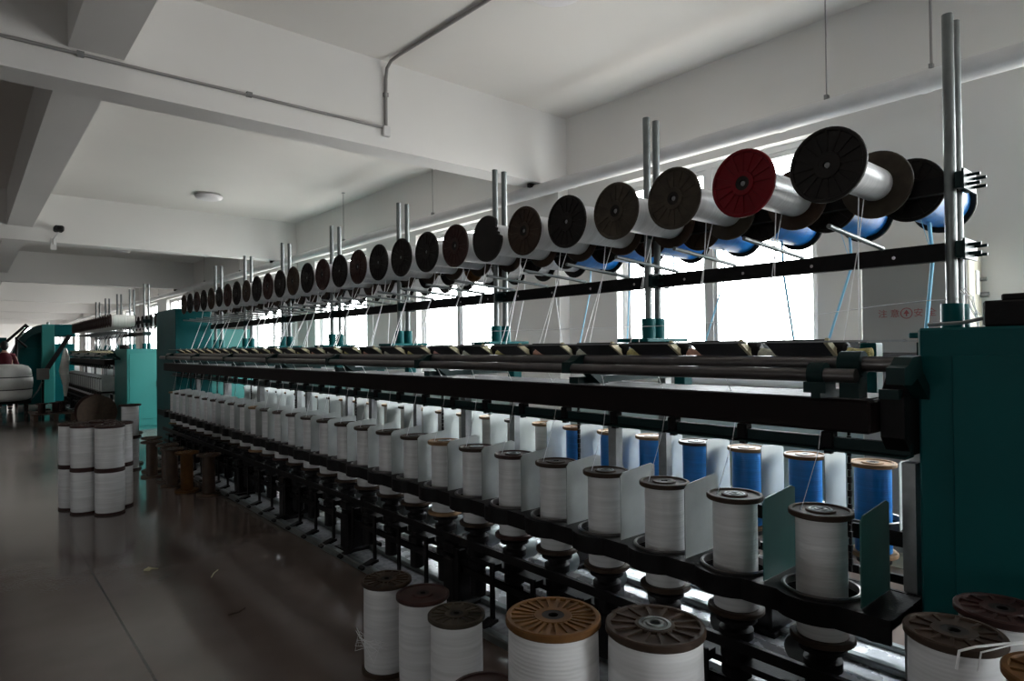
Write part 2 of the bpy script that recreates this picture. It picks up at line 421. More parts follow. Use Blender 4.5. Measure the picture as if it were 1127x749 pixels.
# security camera on second beam
t = thing('security_camera', 'small black security camera on a white arm on the second cross beam', 'camera', (1.13, BY[2], 3.30))
MB().tube([(-.05, -.01, -.12), (-.05, -.05, -.03), (-.02, -.08, .02), (.01, -.10, .08)], .013, 8).box(-.09, -.01, -.02, 0, -.20, -.02).obj('arm', M['frame'], t)
MB().box(-.06, .07, -.24, -.05, .07, .16, .02).obj('housing', M['cloth_dk'], t)
MB().cyl((.0, -.25, .115), (.0, -.235, .115), .03, 14).obj('lens', M['black'], t)

# electrical cabinet on the window wall
t = thing('electrical_cabinet', 'tall grey electrical cabinet with red lettering against the white wall', 'cabinet', (4.72, 1.465, 0))
body = MB().box(0, .270, -.315, .315, .08, 2.06, .006).box(.01, .27, -.30, .30, 0, .08)
body.obj('body', M['cabside'], t)
d = MB().box(-.014, -.001, -.305, .305, .11, 2.02, .004).obj('cabinet_door', M['cabgrey'], t)
MB().box(-.032, -.015, -.27, -.25, 1.0, 1.12, .004).obj('door_handle', M['black'], d)
MB().box(.13, .20, -.322, -.316, 1.80, 1.95).obj('white_plate', M['plate'], t)
MB().cyl((.24, -.315, 1.80), (.24, -.36, 1.80), .018, 10).cyl((.24, -.315, 1.90), (.24, -.35, 1.90), .014, 10).obj('hinge_knob', M['grey'], t)
cu = bpy.data.curves.new('lettering', 'FONT'); cu.body = '\u6ce8 \u610f     \u5b89 \u5168'; cu.size = .058; cu.align_x = 'CENTER'; cu.extrude = .0005
cu.materials.append(M['redtext'])
o = bpy.data.objects.new('lettering', cu); COL.objects.link(o); o.parent = t
bpy.context.view_layer.update()
me = bpy.data.meshes.new_from_object(o.evaluated_get(bpy.context.evaluated_depsgraph_get())); bpy.data.objects.remove(o)
o = bpy.data.objects.new('lettering', me); COL.objects.link(o); o.parent = t
o.location = (-.0155, 0.03, 1.672); o.rotation_euler = (PI / 2, 0, -PI / 2)
em = MB()
em.lathe([(.031, 0), (.036, 0), (.036, .001), (.031, .001), (.031, 0)], 32, (-.0162, .03, 1.692), 'x')
em.prism([(.03 + .020 * math.cos(a), 1.697 + .018 * math.sin(a)) for a in (PI / 2, PI * 7 / 6, PI * 11 / 6)], 'x', -.0162, -.0152)
em.box(-.0162, -.0152, .026, .034, 1.672, 1.688)
em.obj('emblem', M['redtext'], t)

# ------------------------------------------------------------------ bobbins
def flange_mesh(R, th, key, hub=.028, ribs=16, rimw=.012, name='flange'):
    b = MB(); lip = .006
    # disc with raised rim on the outer (+z) side; z=0 is the yarn side
    b.lathe([(hub, 0), (R - .004, 0), (R, .004), (R, th - .003), (R - .003, th), (R - rimw, th), (R - rimw - .003, th - lip), (hub + .020, th - lip), (hub + .018, th), (hub, th), (hub, 0)], 40)
    for k in range(ribs):
        a = 2 * PI * k / ribs; ca, sa = math.cos(a), math.sin(a)
        r0, r1 = hub + .019, R - rimw - .001
        for w0, w1 in ((.0035, .0050),):
            pts = [(r0, -w0), (r1, -w1), (r1, w1), (r0, w0)]
            vs = [(r * ca - t_ * sa, r * sa + t_ * ca, z) for z in (th - lip - .001, th - .0015) for r, t_ in pts]
            b._add(vs, [(4, 5, 6, 7), (0, 1, 5, 4), (1, 2, 6, 5), (2, 3, 7, 6), (3, 0, 4, 7)], False)
    return b.mesh(name, M[key])
def chipped_flange(R, th, key):
    """flange with a broken bite out of its rim"""
    b = MB(); n = 48; pts = []
    for k in range(n):
        a = 2 * PI * k / n; r = R
        d = abs((a - 2.0 + PI) % (2 * PI) - PI)
        if d < .45: r = R - .03 * (1 - (d / .45) ** 2) - .012 * (k % 2)
        pts.append((r * math.cos(a), r * math.sin(a)))
    b.prism(pts, 'z', 0, th)
    return b.mesh('flange', M[key])
def winding_mesh(r, L, key, bulge=.0):
    prof = [(.03, 0), (r * .985, 0), (r, .004)] + [(r + bulge * math.sin(PI * k / 8), .004 + (L - .008) * k / 8) for k in range(1, 8)] + [(r, L - .004), (r * .985, L), (.03, L)]
    return MB().lathe(prof, 40).mesh('yarn_winding', M[key])
def hub_mesh(L, r=.030, key='flange_dk', bore=.013):
    return MB().lathe([(bore, 0), (r, 0), (r, L), (bore, L), (bore, 0)], 24).mesh('core_tube', M[key])
CACHE = {}
def cached(kind, *a):
    k = (kind,) + a
    if k not in CACHE: CACHE[k] = {'f': flange_mesh, 'w': winding_mesh, 'h': hub_mesh}[kind](*a)
    return CACHE[k]
def bobbin(name, label, loc, R, H, rw, yarn='white', fl='flange', fl2=None, rot=(0, 0, 0), th=.020, group=None, cap=None, ribs=16, bulge=0., cat='bobbin'):
    """upright bobbin, its foot at the origin: two flanges, core tube, yarn"""
    t = thing(name, label, cat, loc, rot, group)
    inst('flange', cached('f', R, th, fl2 or fl, .028, ribs), t, (0, 0, th), (PI, 0, 0))
    inst('flange', cached('f', R, th, fl, .028, ribs), t, (0, 0, H - th))
    inst('core_tube', cached('h', H - .001, .0285, 'flange_dk' if not cap else cap), t, (0, 0, .0005))
    if rw: inst('yarn_winding', cached('w', rw, H - 2 * th, yarn, bulge), t, (0, 0, th))
    if cap:
        c = MB().lathe([(.014, H - .004), (.038, H - .004), (.038, H + .001), (.031, H + .002), (.029, H - .001), (.022, H - .001), (.020, H + .003), (.014, H + .003)], 28)
        c.obj('bearing_cap', M['galv'], t)
    return t
def strand(parent, pts, r, key='thread', name='loose_yarn'):
    """thread hanging from a bobbin; pts in world coordinates"""
    inv = (Matrix.Translation(parent.location) @ parent.rotation_euler.to_matrix().to_4x4()).inverted()
    return MB().tube([inv @ Vector(p) for p in pts], r, 5).obj(name, M[key], parent)

# ------------------------------------------------------------------ twisting machine
def machine(label, y0, N, pitch, poles, near_cab, far_cab, leg_y, full=True, rail_ends=None, post_top=2.70):
    t = thing('twisting_machine', label, 'machine', (2.75, y0, 0))
    OX, OY = 2.75, y0
    def P(mb, name, key, parent=None): 
        # world coordinates in, local out
        par = parent or t
        ox, oy = OX, OY
        mb.v = [(v[0] - ox, v[1] - oy, v[2]) for v in mb.v]
        return mb.obj(name, M[key], par)
    def I(name, me, loc, rot=(0, 0, 0)): return inst(name, me, t, (loc[0] - OX, loc[1] - OY, loc[2]), rot)
    mir = lambda x: 5.45 - x
    ysn = [y0 + k * pitch for k in range(N)]           # near spindles
    ysf = [y - .10 + pitch for y in ysn]               # far spindles
    ya, ye = rail_ends
    # floor pan, rails
    P(MB().box(2.06, 3.40, ya, ye, .0, .018), 'floor_pan', 'pan')
    P(MB().box(2.075, 2.265, ya, ye, .018, .026), 'drip_channel', 'lint')
    for x0, x1, h in ((2.025, 2.075, .045), (2.265, 2.315, .05), (3.14, 3.19, .05), (3.38, 3.43, .045)):
        P(MB().box(x0, x1, ya, ye, .018 if 2.06 < x0 < 3.35 else 0, h, .006), 'floor_rail', 'galv')
    # cross ducts on the pan
    P(MB().box(2.56, 2.70, ya, ye, .018, .06, .02), 'drive_duct', 'pan')
    P(MB().cyl((2.90, ya, .05), (2.90, ye, .05), .03, 16), 'drive_shaft', 'pan')
    # spindle rails
    for sx in (0, 1):
        f = (lambda x: x) if sx == 0 else mir
        for x, z, th, hh in ((2.135, .40, .02, .04), (2.150, .235, .02, .035)):
            a, b = sorted((f(x), f(x + th)))
            P(MB().box(a, b, ya, ye, z - hh / 2, z + hh / 2), 'spindle_rail', 'black')
        a, b = sorted((f(2.171), f(2.33)))
        P(MB().box(a, b, ya, ye, .300, .325), 'spindle_bolster', 'black')
    for ly in leg_y:
        for f in ((lambda x: x), mir):
            a, b = sorted((f(2.10), f(2.34)))
            P(MB().box(a, b, ly - .055, ly + .055, .018, .30, .012).box(a - .03, b + .03, ly - .09, ly + .09, .018, .05, .006).box(a, b, ly - .055, ly + .055, .325, .38, .008), 'leg', 'black')
    # spindles
    sp = MB().lathe([(.030, .10), (.046, .11), (.046, .235), (.036, .245), (.036, .262), (.055, .268), (.055, .300), (.040, .306), (.040, .330), (.058, .336), (.058, .372), (.044, .378), (.044, .400), (.062, .408), (.062, .440), (.045, .448), (.045, .468), (.075, .474), (.075, .486)], 20, cap0=True, cap1=True)
    sp = sp.lathe([(.012, .486), (.012, .930), (.008, .938)], 10, cap1=True).mesh('spindle', M['black'])
    for x, ys in ((2.2, ysn), (3.25, ysf)):
        for y in ys: I('spindle', sp, (x, y, 0))
    br = MB().box(-.150, -.138, -.015, .015, .07, .36).box(-.138, -.09, -.015, .015, .315, .35).prism([(-.15, .07), (-.255, .035), (-.255, .022), (-.13, .055), (-.13, .07)], 'y', -.03, .03)
    br = br.mesh('brake_pedal', M['black'])
    for k, y in enumerate(ysn):
        if full or k % 2 == 0: I('brake_pedal', br, (2.26, y + .085, 0))
    dp = MB().lathe([(.055, .0), (.06, .01), (.06, .10), (.055, .11)], 18, (.16, .0, .36), 'x', True, True).mesh('belt_pulley', M['galv'])
    for y in ysn: I('belt_pulley', dp, (2.2, y + .16, 0))
    # ring rails
    def ringrail(ys, x0, x1, xc):
        b = MB(); zt, zb = .675, .645; R = .122; n = 40
        edges = [ya] + [(ys[i] + ys[i + 1]) / 2 for i in range(len(ys) - 1)] + [ye]
        for i, y in enumerate(ys):
            c0, c1 = max(edges[i], y - .35), min(edges[i + 1], y + .35)
            circ = [(xc + R * math.cos(2 * PI * k / n), y + R * math.sin(2 * PI * k / n)) for k in range(n)]
            sq = []
            for k in range(n):
                a = 2 * PI * k / n; ca, sa = math.cos(a), math.sin(a)
                front = -1 if xc < 2.75 else 1
                if ca * front > 1e-6: tx = .146 if .146 * abs(ca) > .112 else .112 / abs(ca)
                elif abs(ca) > 1e-6: tx = (x1 - xc) / ca if ca > 0 else (x0 - xc) / ca
                else: tx = 9
                tt = min(tx, ((c1 - y) / sa if sa > 1e-6 else (c0 - y) / sa if sa < -1e-6 else 9))
                sq.append((xc + ca * tt, y + sa * tt))
            fxx = xc + front * .112; bxx = x1 if front < 0 else x0
            for cx_, cy_ in ((fxx, c0), (fxx, c1), (bxx, c0), (bxx, c1)):
                kb = min(range(n), key=lambda k: (sq[k][0] - cx_) ** 2 + (sq[k][1] - cy_) ** 2); sq[kb] = (cx_, cy_)
            for z, flip in ((zt, False), (zb, True)):
                vs = [(p[0], p[1], z) for p in circ] + [(p[0], p[1], z) for p in sq]
                fs = [(k, n + k, n + (k + 1) % n, (k + 1) % n) for k in range(n)]
                b._add(vs, [f[::-1] for f in fs] if flip else fs, False)
            vs = [(p[0], p[1], zt) for p in circ] + [(p[0], p[1], zb) for p in circ]
            b._add(vs, [(k, (k + 1) % n, n + (k + 1) % n, n + k) for k in range(n)], True)
        fsg = -1 if xc < 2.75 else 1; path = [(xc + fsg * .112, ya)]
        for y in ys:
            path += [(xc + fsg * max(.112, math.sqrt(max(0, .146 ** 2 - d * d))), y + d) for d in [-.0937 + .1874 * j / 14 for j in range(15)]]
        path.append((xc + fsg * .112, ye))
        for (xa, ya_), (xb, yb_) in zip(path[:-1], path[1:]):
            vs = [(x_ + o_, y_, z_) for z_ in (.603, .677) for (x_, y_, o_) in ((xa, ya_, 0), (xb, yb_, 0), (xb, yb_, fsg * .014), (xa, ya_, fsg * .014))]
            b._add(vs, [(0, 3, 2, 1), (4, 5, 6, 7), (0, 1, 5, 4), (3, 7, 6, 2)], False)
        g = x1 if xc < 2.75 else x0; a, c = sorted((g, g + (.015 if xc < 2.75 else -.015)))
        b.box(a, c, ya, ye, .61, .677)
        return b
    P(ringrail(ysn, 2.066, 2.345, 2.2), 'ring_rail', 'black'); P(ringrail(ysf, mir(2.345), mir(2.066), 3.25), 'ring_rail', 'black')
    rg = MB().lathe([(.1215, .655), (.114, .660), (.114, .684), (.120, .686), (.127, .682), (.127, .675)], 40).mesh('spindle_ring', M['ring'])
    for x, ys in ((2.2, ysn), (3.25, ysf)):
        for y in ys: I('spindle_ring', rg, (x, y, 0))
    # separators
    sm = MB().prism([(-.105, .0), (.13, .0), (.13, .29), (.105, .30), (-.085, .283), (-.105, .265)], 'y', -.002, .002)
    sm1 = sm.mesh('separator_plate', M['sep']); sm2 = sm.mesh('separator_plate', M['sepg'])
    for i in range(N):
        I('separator_plate', sm2 if i < 2 and full else sm1, (2.215, ysn[i] - pitch / 2, .677))
        I('separator_plate', sm1, (3.235, ysf[i] - pitch / 2, .677), (0, 0, PI))
    # lappet rails with thread guides
    tg = MB().box(-.022, .022, -.02, .02, -.028, .032, .004).box(-.012, .012, -.012, .012, .03, .046).box(-.016, .006, -.012, .012, -.045, -.028).tube([(-.02, 0, -.022), (-.06, 0, -.024), (-.075, .012, -.024), (-.085, 0, -.024), (-.075, -.01, -.024)], .0025, 6).mesh('thread_guide', M['black'])
    P(MB().box(2.265, 2.295, ya, ye, 1.135, 1.178).box(2.22, 2.265, ya, ye, 1.135, 1.142), 'lappet_rail', 'teal_dark'); P(MB().box(mir(2.295), mir(2.265), ya, ye, 1.135, 1.178).box(mir(2.265), mir(2.22), ya, ye, 1.135, 1.142), 'lappet_rail', 'teal_dark')
    for y in ysn: I('thread_guide', tg, (2.275, y, 1.165))
    for y in ysf: I('thread_guide', tg, (3.175, y, 1.165), (0, 0, PI))
    # long beams
    yb0 = ya + .075 if full else ya
    for f in ((lambda x: x), mir):
        near = f(2.15) < 2.75; dz = 0 if near else -.075
        a, b = sorted((f(2.15), f(2.46))) if near else (2.84, 3.12)
        P(MB().box(a, b, yb0, ye, 1.212 + dz, 1.318 + dz, .008), 'long_beam', 'brownbeam')
        P(MB().box(a + .015, b - .005, yb0 + .02, ye, 1.3185 + dz, 1.322 + dz), 'lint_tray', 'lint')
    P(MB().box(2.70, 2.78, ya, ye, 1.265, 1.30, .004), 'centre_rail', 'teal_dark')
    # feed rollers
    for f in ((lambda x: x), mir):
        P(MB().cyl((f(2.205), ya - .02, 1.432), (f(2.205), ye, 1.432), .025, 18), 'feed_roller', 'roller')
        P(MB().cyl((f(2.115), ya + .10, 1.397), (f(2.115), ye, 1.397), .0225, 18), 'feed_roller', 'roller')
        P(MB().cyl((f(2.40), ya, 1.437), (f(2.40), ye, 1.437), .012, 12), 'back_roller', 'roller')
        P(MB().box(*sorted((f(2.215), f(2.245))), ya, ye, 1.503, 1.509), 'top_bar', 'grey')
    # roller stands and cross arms at every pole
    for py in poles:
        for f in ((lambda x: x), mir):
            s_ = MB()
            s_.prism([(f(2.09), 1.375), (f(2.09), 1.425), (f(2.125), 1.432), (f(2.16), 1.455), (f(2.235), 1.46), (f(2.25), 1.41), (f(2.36), 1.32), (f(2.30), 1.32), (f(2.20), 1.39), (f(2.15), 1.372)], 'y', py - .05, py + .0)
            P(s_, 'roller_stand', 'teal_dark')
        P(MB().box(2.20, 3.25, py + .002, py + .06, 1.322, 1.352), 'cross_arm', 'teal_dark')
        for dy in (-.24, .26): P(MB().box(2.66, 2.73, py + dy - .03, py + dy + .03, 1.30, 1.50, .004), 'upright', 'teal')
        P(MB().box(2.62, 2.69, py + .02, py + .08, 1.352, 1.50).box(2.80, 2.87, py + .02, py + .08, 1.352, 1.50), 'upright', 'teal_dark')
        P(MB().box(2.49, 2.54, py + .02, py + .07, .018, 1.322), 'frame_post', 'grey')
        P(MB().box(2.91, 2.96, py + .02, py + .07, .018, 1.322), 'frame_post', 'grey')
        ch = MB()
        for k in range(22): ch.box(2.468, 2.480, py + .26 - (.006 if k % 2 else .004), py + .26 + (.006 if k % 2 else .004), .66 + k * .025, .66 + k * .025 + .023)
        P(ch, 'lift_chain', 'black')
    # guide plates with linty sleeves between them
    gp = MB().prism([(-.055, .066), (.06, .0), (.075, .010), (-.045, .078)], 'y', -.105, .105)
    gp = gp.mesh('guide_plate', M['black'])
    ge = MB().prism([(-.058, .064), (.06, -.004), (.080, .010), (-.045, .082)], 'y', -.119, -.106).mesh('plate_edge', M['cream'])
    rl = [MB().lathe([(.010, -.05), (.022, -.045), (.019, 0), (.024, .03), (.012, .05)], 14, (0, 0, 0), 'y', True, True).mesh('linty_sleeve', M[k]) for k in ('ochre', 'pale', 'pinkish')]
    wt = MB().lathe([(.018, -.03), (.030, -.02), (.030, .02), (.018, .03)], 16, (0, 0, 0), 'y', True, True).mesh('top_weight', M['black'])
    nlist = []
    for k, y in enumerate(ysn):
        g = I('guide_plate', gp, (2.285, y + .10, 1.436)); inst('plate_edge', ge, g)
        if full:
            I('linty_sleeve', rl[(k * 7 + 3) % 3], (2.33, y - .075, 1.462)); I('top_weight', wt, (2.34, y - .15 + .155, 1.475) if False else (2.33, y - .018, 1.478))
    for y in ysf:
        g = I('guide_plate', gp, (3.165, y + .10, 1.436), (0, 0, PI))
    # creel: posts, rails, rods
    for i, py in enumerate(poles):
        for x in (2.742, 2.822):
            P(MB().lathe([(.019, 1.53), (.019, post_top), (.015, post_top + .0), (.015, post_top - .05)], 16, (x, py, 0)), 'creel_post', 'galv')
        P(MB().lathe([(.036, 1.535), (.036, 1.64), (.021, 1.64)], 24, (2.742, py, 0)).lathe([(.036, 1.535), (.036, 1.64), (.021, 1.64)], 24, (2.822, py, 0)).box(2.60, 2.95, py - .10, py + .10, 1.515, 1.535, .004), 'post_socket', 'teal')
        for z in (1.835, 2.085):
            c = MB().box(2.715, 2.76, py - .045, py - .018, z - .03, z + .03, .004).box(2.80, 2.85, py - .045, py - .018, z - .03, z + .03, .004)
            c.box(2.705, 2.86, py - .052, py - .045, z - .036, z + .036)
            for dz in (-.016, .016): c.cyl((2.75, py - .09, z + dz), (2.75, py - .05, z + dz), .006, 8).cyl((2.83, py - .09, z + dz), (2.83, py - .05, z + dz), .006, 8)
            P(c, 'clamp_bracket', 'teal_dark')
    ra, rb = poles[0] - .02, poles[-1] + .35
    for z, h in ((1.835, .033), (2.085, .030)):
        rr = MB().box(2.764, 2.800, ra, rb, z - h, z + h)
        P(rr, 'creel_rail', 'black')
    rod = MB().cyl((0, 0, 0), (-.48, .004, .035), .0085, 10).mesh('guide_rod', M['galv'])
    bo = MB().cyl((-.021, 0, 0), (-.014, 0, 0), .007, 8).mesh('rail_bolt', M['chrome'])
    pin = MB().cyl((-.474, 0, 0), (0, 0, 0), .010, 10).mesh('bobbin_pin', M['grey'])
    for y in ysn:
        if y < rb: I('guide_rod', rod, (2.762, y - .01, 1.872))
        if y < rb: I('bobbin_pin', pin, (2.764, y, 2.122))
    for y in ysn[:-1]: I('bobbin_pin', pin, (2.80, y - .08, 2.105), (0, 0, PI))
    for y in ysn[:10]: I('rail_bolt', bo, (2.778, y - .05, 1.83))
    return t, P, ysn, ysf

PITCH = .3182; Y0 = .968; N = 28
poles = [.722, 2.085, 3.354, 4.621, 5.894, 7.167, 8.44, 9.70]
legs = [1.68, 3.03, 4.36, 5.56, 6.78, 8.02, 9.22]
m1, P1, ysn, ysf = machine('long teal and black yarn twisting machine in front of the windows', Y0, N, PITCH, poles, None, None, legs, True, (.715, 10.09))
# end cabinet nearest the viewer
c = P1(MB().box(2.31, 3.20, -.58, .705, .06, 1.545, .008).box(2.35, 3.16, -.54, .665, 0, .06), 'end_cabinet', 'teal')
P1(MB().box(2.298, 2.309, -.45, .61, .16, 1.46, .004), 'cabinet_door', 'teal', None).parent = c
o = P1(MB().box(2.37, 2.85, .10, .545, 1.546, 1.625, .006).box(2.40, 2.82, .14, .505, 1.625, 1.645, .004), 'control_box', 'black'); o.parent = c
o = P1(MB().tube([(2.36, .69, 1.556), (2.38, .60, 1.560), (2.42, .545, 1.575)], .006, 8), 'cable', 'grey'); o.parent = c
# end brackets between cabinet and beams
P1(MB().prism([(2.22, 1.33), (2.22, 1.20), (2.28, 1.14), (2.62, 1.14), (2.62, 1.33), (2.40, 1.35), (2.40, 1.42), (2.30, 1.42)], 'y', .716, .785), 'end_bracket', 'black')
P1(MB().lathe([(.042, -.035), (.042, .035)], 20, (2.205, .86, 1.432), 'y', True, True).box(2.17, 2.24, .83, .89, 1.32, 1.40), 'bearing_block', 'teal_dark')
P1(MB().lathe([(.038, -.025), (.038, .025)], 20, (2.125, .935, 1.400), 'y', True, True).box(2.09, 2.17, .90, .97, 1.34, 1.375).box(2.10, 2.30, .92, .95, 1.322, 1.345), 'bearing_block', 'teal_dark')
P1(MB().box(2.37, 2.42, .735, .775, .018, 1.10), 'frame_post', 'grey')
# far headstock
c = P1(MB().box(2.31, 2.80, 10.10, 11.30, .05, 2.10, .008).box(2.34, 2.78, 10.13, 11.27, 0, .05), 'headstock', 'teal')
o = P1(MB().box(2.34, 2.77, 10.088, 10.099, .25, 1.20, .003), 'headstock_door', 'teal'); o.parent = c
o = P1(MB().box(2.66, 2.68, 10.07, 10.087, .75, .85), 'door_handle', 'black'); o.parent = c
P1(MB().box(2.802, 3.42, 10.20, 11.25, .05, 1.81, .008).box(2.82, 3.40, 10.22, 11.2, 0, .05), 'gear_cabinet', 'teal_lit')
P1(MB().box(2.34, 2.80, 10.02, 10.085, 1.30, 1.46), 'end_bracket', 'teal_dark')

# near spindle row: white bobbins
sp_f = ['flange', 'flange', 'flange', 'flange', 'flange', 'flange_mh', 'flange', 'flange_lit', 'flange', 'flange']
proto = {}
for k, y in enumerate(ysn):
    fl = sp_f[k % len(sp_f)]; cap = 'galv' if k in (0, 1, 3, 5, 6, 7) else None
    lab = 'white yarn bobbin on the front spindle row, %s from the near end cabinet' % nth(k + 1)
    key = (fl, cap)
    if key not in proto:
        proto[key] = bobbin('bobbin', lab, (2.2, y, .505), .102, .435, .080, 'white', fl, cap=cap, ribs=0, group='white bobbins on the front spindle row'); b = proto[key]
    else: b = dup(proto[key], (2.2, y, .505), lab, 'white bobbins on the front spindle row')
    if key in proto and b is proto[key]: b['fresh'] = 1
    else: b['fresh'] = 0
for o in [o for o in COL.objects if 'fresh' in o]:
    del o['fresh']
for k, o in enumerate([o for o in COL.objects if o.get('group') == 'white bobbins on the front spindle row']):
    y = o.location.y
    strand(o, [(2.19, y, 1.138), (2.21 if k % 3 else 2.2, y - .012, 1.27), (2.135, y - .03 + .02 * ((k * 5) % 3), 1.41)], .0016, name='yarn_strand')
    strand(o, [(2.19, y, 1.138), (2.16, y + .05, .93), (2.125, y + .02, .80)], .0012, name='yarn_strand')
# far spindle row: seven blue, then white
pb = pw = None
tops = ['flange_lit', 'flange_or', 'flange_lit', 'flange', 'flange_lit']
proto = {}
for k, y in enumerate(ysf):
    blue = k < 7
    grp = 'blue bobbins on the back spindle row' if blue else 'white bobbins on the back spindle row'
    lab = ('blue yarn bobbin on the back spindle row, %s from the near end cabinet' % nth(k + 1)) if blue else \
          ('white yarn bobbin on the back spindle row, %s beyond the last blue one' % nth(k - 6))
    key = (blue, tops[k % 5])
    if key not in proto: proto[key] = bobbin('bobbin', lab, (3.25, y, .505), .102, .435, .078, 'blue' if blue else 'whitew', key[1], ribs=0, group=grp)
    else: dup(proto[key], (3.25, y, .505), lab, grp)
# creel front row
RX = (0, PI / 2, 0)
fl_front = ['flange_dk', 'flange_red', 'flange_gy', 'flange_gy', 'flange_dk', 'flange', 'flange_dk', 'flange_mh', 'flange_dk', 'flange_dk', 'flange_dk', 'flange_mh']
rws = [.064, .074, .070, .084, .094, .090, .088, .090, .086]
words = {'flange_dk': 'black-brown', 'flange_red': 'red', 'flange_gy': 'grey-brown spoked', 'flange': 'brown', 'flange_mh': 'reddish brown'}
for k, y in enumerate(ysn):
    fl = fl_front[k] if k < 12 else ('flange_dk', 'flange_mh', 'flange_dk', 'flange')[k % 4]
    rw = rws[k] if k < 9 else (.086, .092, .082)[k % 3]
    R = .132 if k not in (19, 22) else .118
    lab = 'creel bobbin with %s front flange, %s in the front row from the near end' % (words[fl], nth(k + 1))
    t = bobbin('bobbin', lab, (2.285, y, 2.122), R, .455, rw, 'white', 'flange_gy' if k in (0, 2) else 'flange', fl, RX, .016, 'white creel bobbins in the front row')
    if k == 6:
        lab = 'creel bobbin whose dark front flange has a broken rim, seventh in front row'
        t['label'] = lab
        fo = [c for c in t.children if c.name.startswith('flange')][0]
        fo.data = chipped_flange(R, .016, 'flange_dk')
        fo['label'] = 'dark flange with a bite broken from its rim'
    # yarn down to the guide rod and the guide plate
    x0 = 2.60 - .02 * (k % 4)
    dy = (-.02, .01, -.015)[k % 3]
    z0 = 2.122 - rw
    strand(t, [(x0, y + .015, z0), (x0 - .02, y + .012, 1.91), (x0 - .03, y + .008, 1.87), (2.36, y - .05 + dy, 1.50)], .0022 if k < 6 else .003)
    if k < 20: strand(t, [(x0 + .05, y + .015, z0), (x0 - .025, y + .008, 1.88), (2.365, y - .055 - dy * 2, 1.50)], .0018 if k < 6 else .0026)
# creel back row
for k, y in enumerate(ysn[:-1]):
    blue = k < 7; yy = y - .08
    fl = ('flange_dk', 'flange_dk', 'flange_dk', 'flange', 'flange_mh')[k % 5]
    if k in (9,): fl = 'flange_or'
    lab = ('creel bobbin of blue yarn, %s in the back row from the near end' % nth(k + 1)) if blue else \
          ('creel bobbin of white yarn in the back row, %s beyond the last blue one' % nth(k - 6))
    t = bobbin('bobbin', lab, (2.855, yy, 2.105), .125, .42, .103 if blue else .085, 'blue' if blue else 'white', 'flange_dk', fl, RX, .014, 'blue creel bobbins in the back row' if blue else 'white creel bobbins in the back row')
    z0 = 2.105 - (.103 if blue else .085)
    key = 'bthread' if blue else 'thread'; r = .008 if k == 0 else .006 if k < 3 else .0045 if k < 7 else .003
    sw = (.02, .10, -.06, .12, .05)[k % 5]
    strand(t, [(3.08, yy, z0), (3.05, yy - .02, 1.85), (3.07, yy + sw, 1.50)], r, key)
    if k < 4: strand(t, [(2.98, yy, z0), (3.045, yy - .018, 1.86)], .0015, key)

# thread strung from the near creel post past the next one
tp = MB().tube([(2.735, .70, 1.655), (2.72, .80, 1.655), (2.70, .93, 1.645), (2.70, 1.25, 1.615), (2.69, 1.9, 1.597), (2.70, 2.6, 1.60), (2.70, 3.35, 1.605)], .0018, 5)
tag(tp.obj('loose_thread', M['thread']), 'thin white thread strung between the near creel posts', 'thread')
tp = MB()
for k in range(7):
    a = k * .9
    tp.tube([(2.74 + .03 * math.cos(a), .69, 1.70 - .005 * k), (2.73 + .05 * math.cos(a + 1), .665, 1.665), (2.77 + .05 * math.cos(a + 2), .66, 1.63 - .01 * k), (2.84 + .02 * math.cos(a), .665, 1.60 - .012 * k)], .0014, 4)
tag(tp.obj('thread_tangle', M['thread']), 'tangle of white thread wrapped round the near creel post base', 'thread')

# ------------------------------------------------------------------ second machine farther down the hall
N2 = 20; P2 = .315; Y2 = 15.35
m2, Q2, y2n, y2f = machine('second teal twisting machine farther down the hall in line with first', Y2, N2, P2, [14.46, 15.92, 17.42, 19.04, 20.57], None, None, [16.2, 17.5, 18.8, 20.1, 21.4], False, (15.06, 21.75), 2.83)
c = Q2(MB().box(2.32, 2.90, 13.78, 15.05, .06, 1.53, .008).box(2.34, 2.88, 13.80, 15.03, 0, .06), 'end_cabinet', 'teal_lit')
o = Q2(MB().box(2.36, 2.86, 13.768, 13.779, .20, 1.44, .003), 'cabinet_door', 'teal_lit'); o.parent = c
o = Q2(MB().box(2.81, 2.83, 13.75, 13.767, .8, .92), 'door_handle', 'black'); o.parent = c
o = Q2(MB().ballish((2.42, 14.6, 1.57), .09, .09, .05), 'beacon', 'black'); o.parent = c
Q2(MB().box(2.905, 3.40, 13.85, 15.0, .0, 1.50, .008), 'gear_cabinet', 'teal')
pr = None
for k, y in enumerate(y2n):
    lab = 'white bobbin on the second machine, %s along its front spindle row' % nth(k + 1)
    if pr is None: pr = bobbin('bobbin', lab, (2.2, y, .505), .102, .435, .082, 'white', 'flange', group='white bobbins on the second machine')
    else: dup(pr, (2.2, y, .505), lab)
pr = None
for k, y in enumerate(y2n):
    lab = 'dark flanged creel bobbin on the second machine, %s along its front row' % nth(k + 1)
    if pr is None: pr = bobbin('bobbin', lab, (2.285, y, 2.122), .135, .455, .125, 'whitew', 'flange_dk', 'flange_mh', RX, .016, 'creel bobbins on the second machine')
    else: dup(pr, (2.285, y, 2.122), lab, rot=RX)
pr = None
for k in range(12):
    y = 14.05 + k * P2 * 1.3
    lab = 'dark creel bobbin in the back row of the second machine, %s from its near end' % nth(k + 1)
    if pr is None: pr = bobbin('bobbin', lab, (2.855, y, 2.105), .125, .42, .08, 'white', 'flange_dk', 'flange_dk', RX, .014, 'back creel bobbins on the second machine')
    else: dup(pr, (2.855, y, 2.105), lab, rot=RX)
sk = MB()
for k in range(26):
    y = 15.5 + k * .23; d = random.uniform(-.25, .25)
    sk.tube([(2.62, y, 1.98), (2.5, y + d * .4, 1.76), (2.40, y + d, 1.51)], .006, 4)
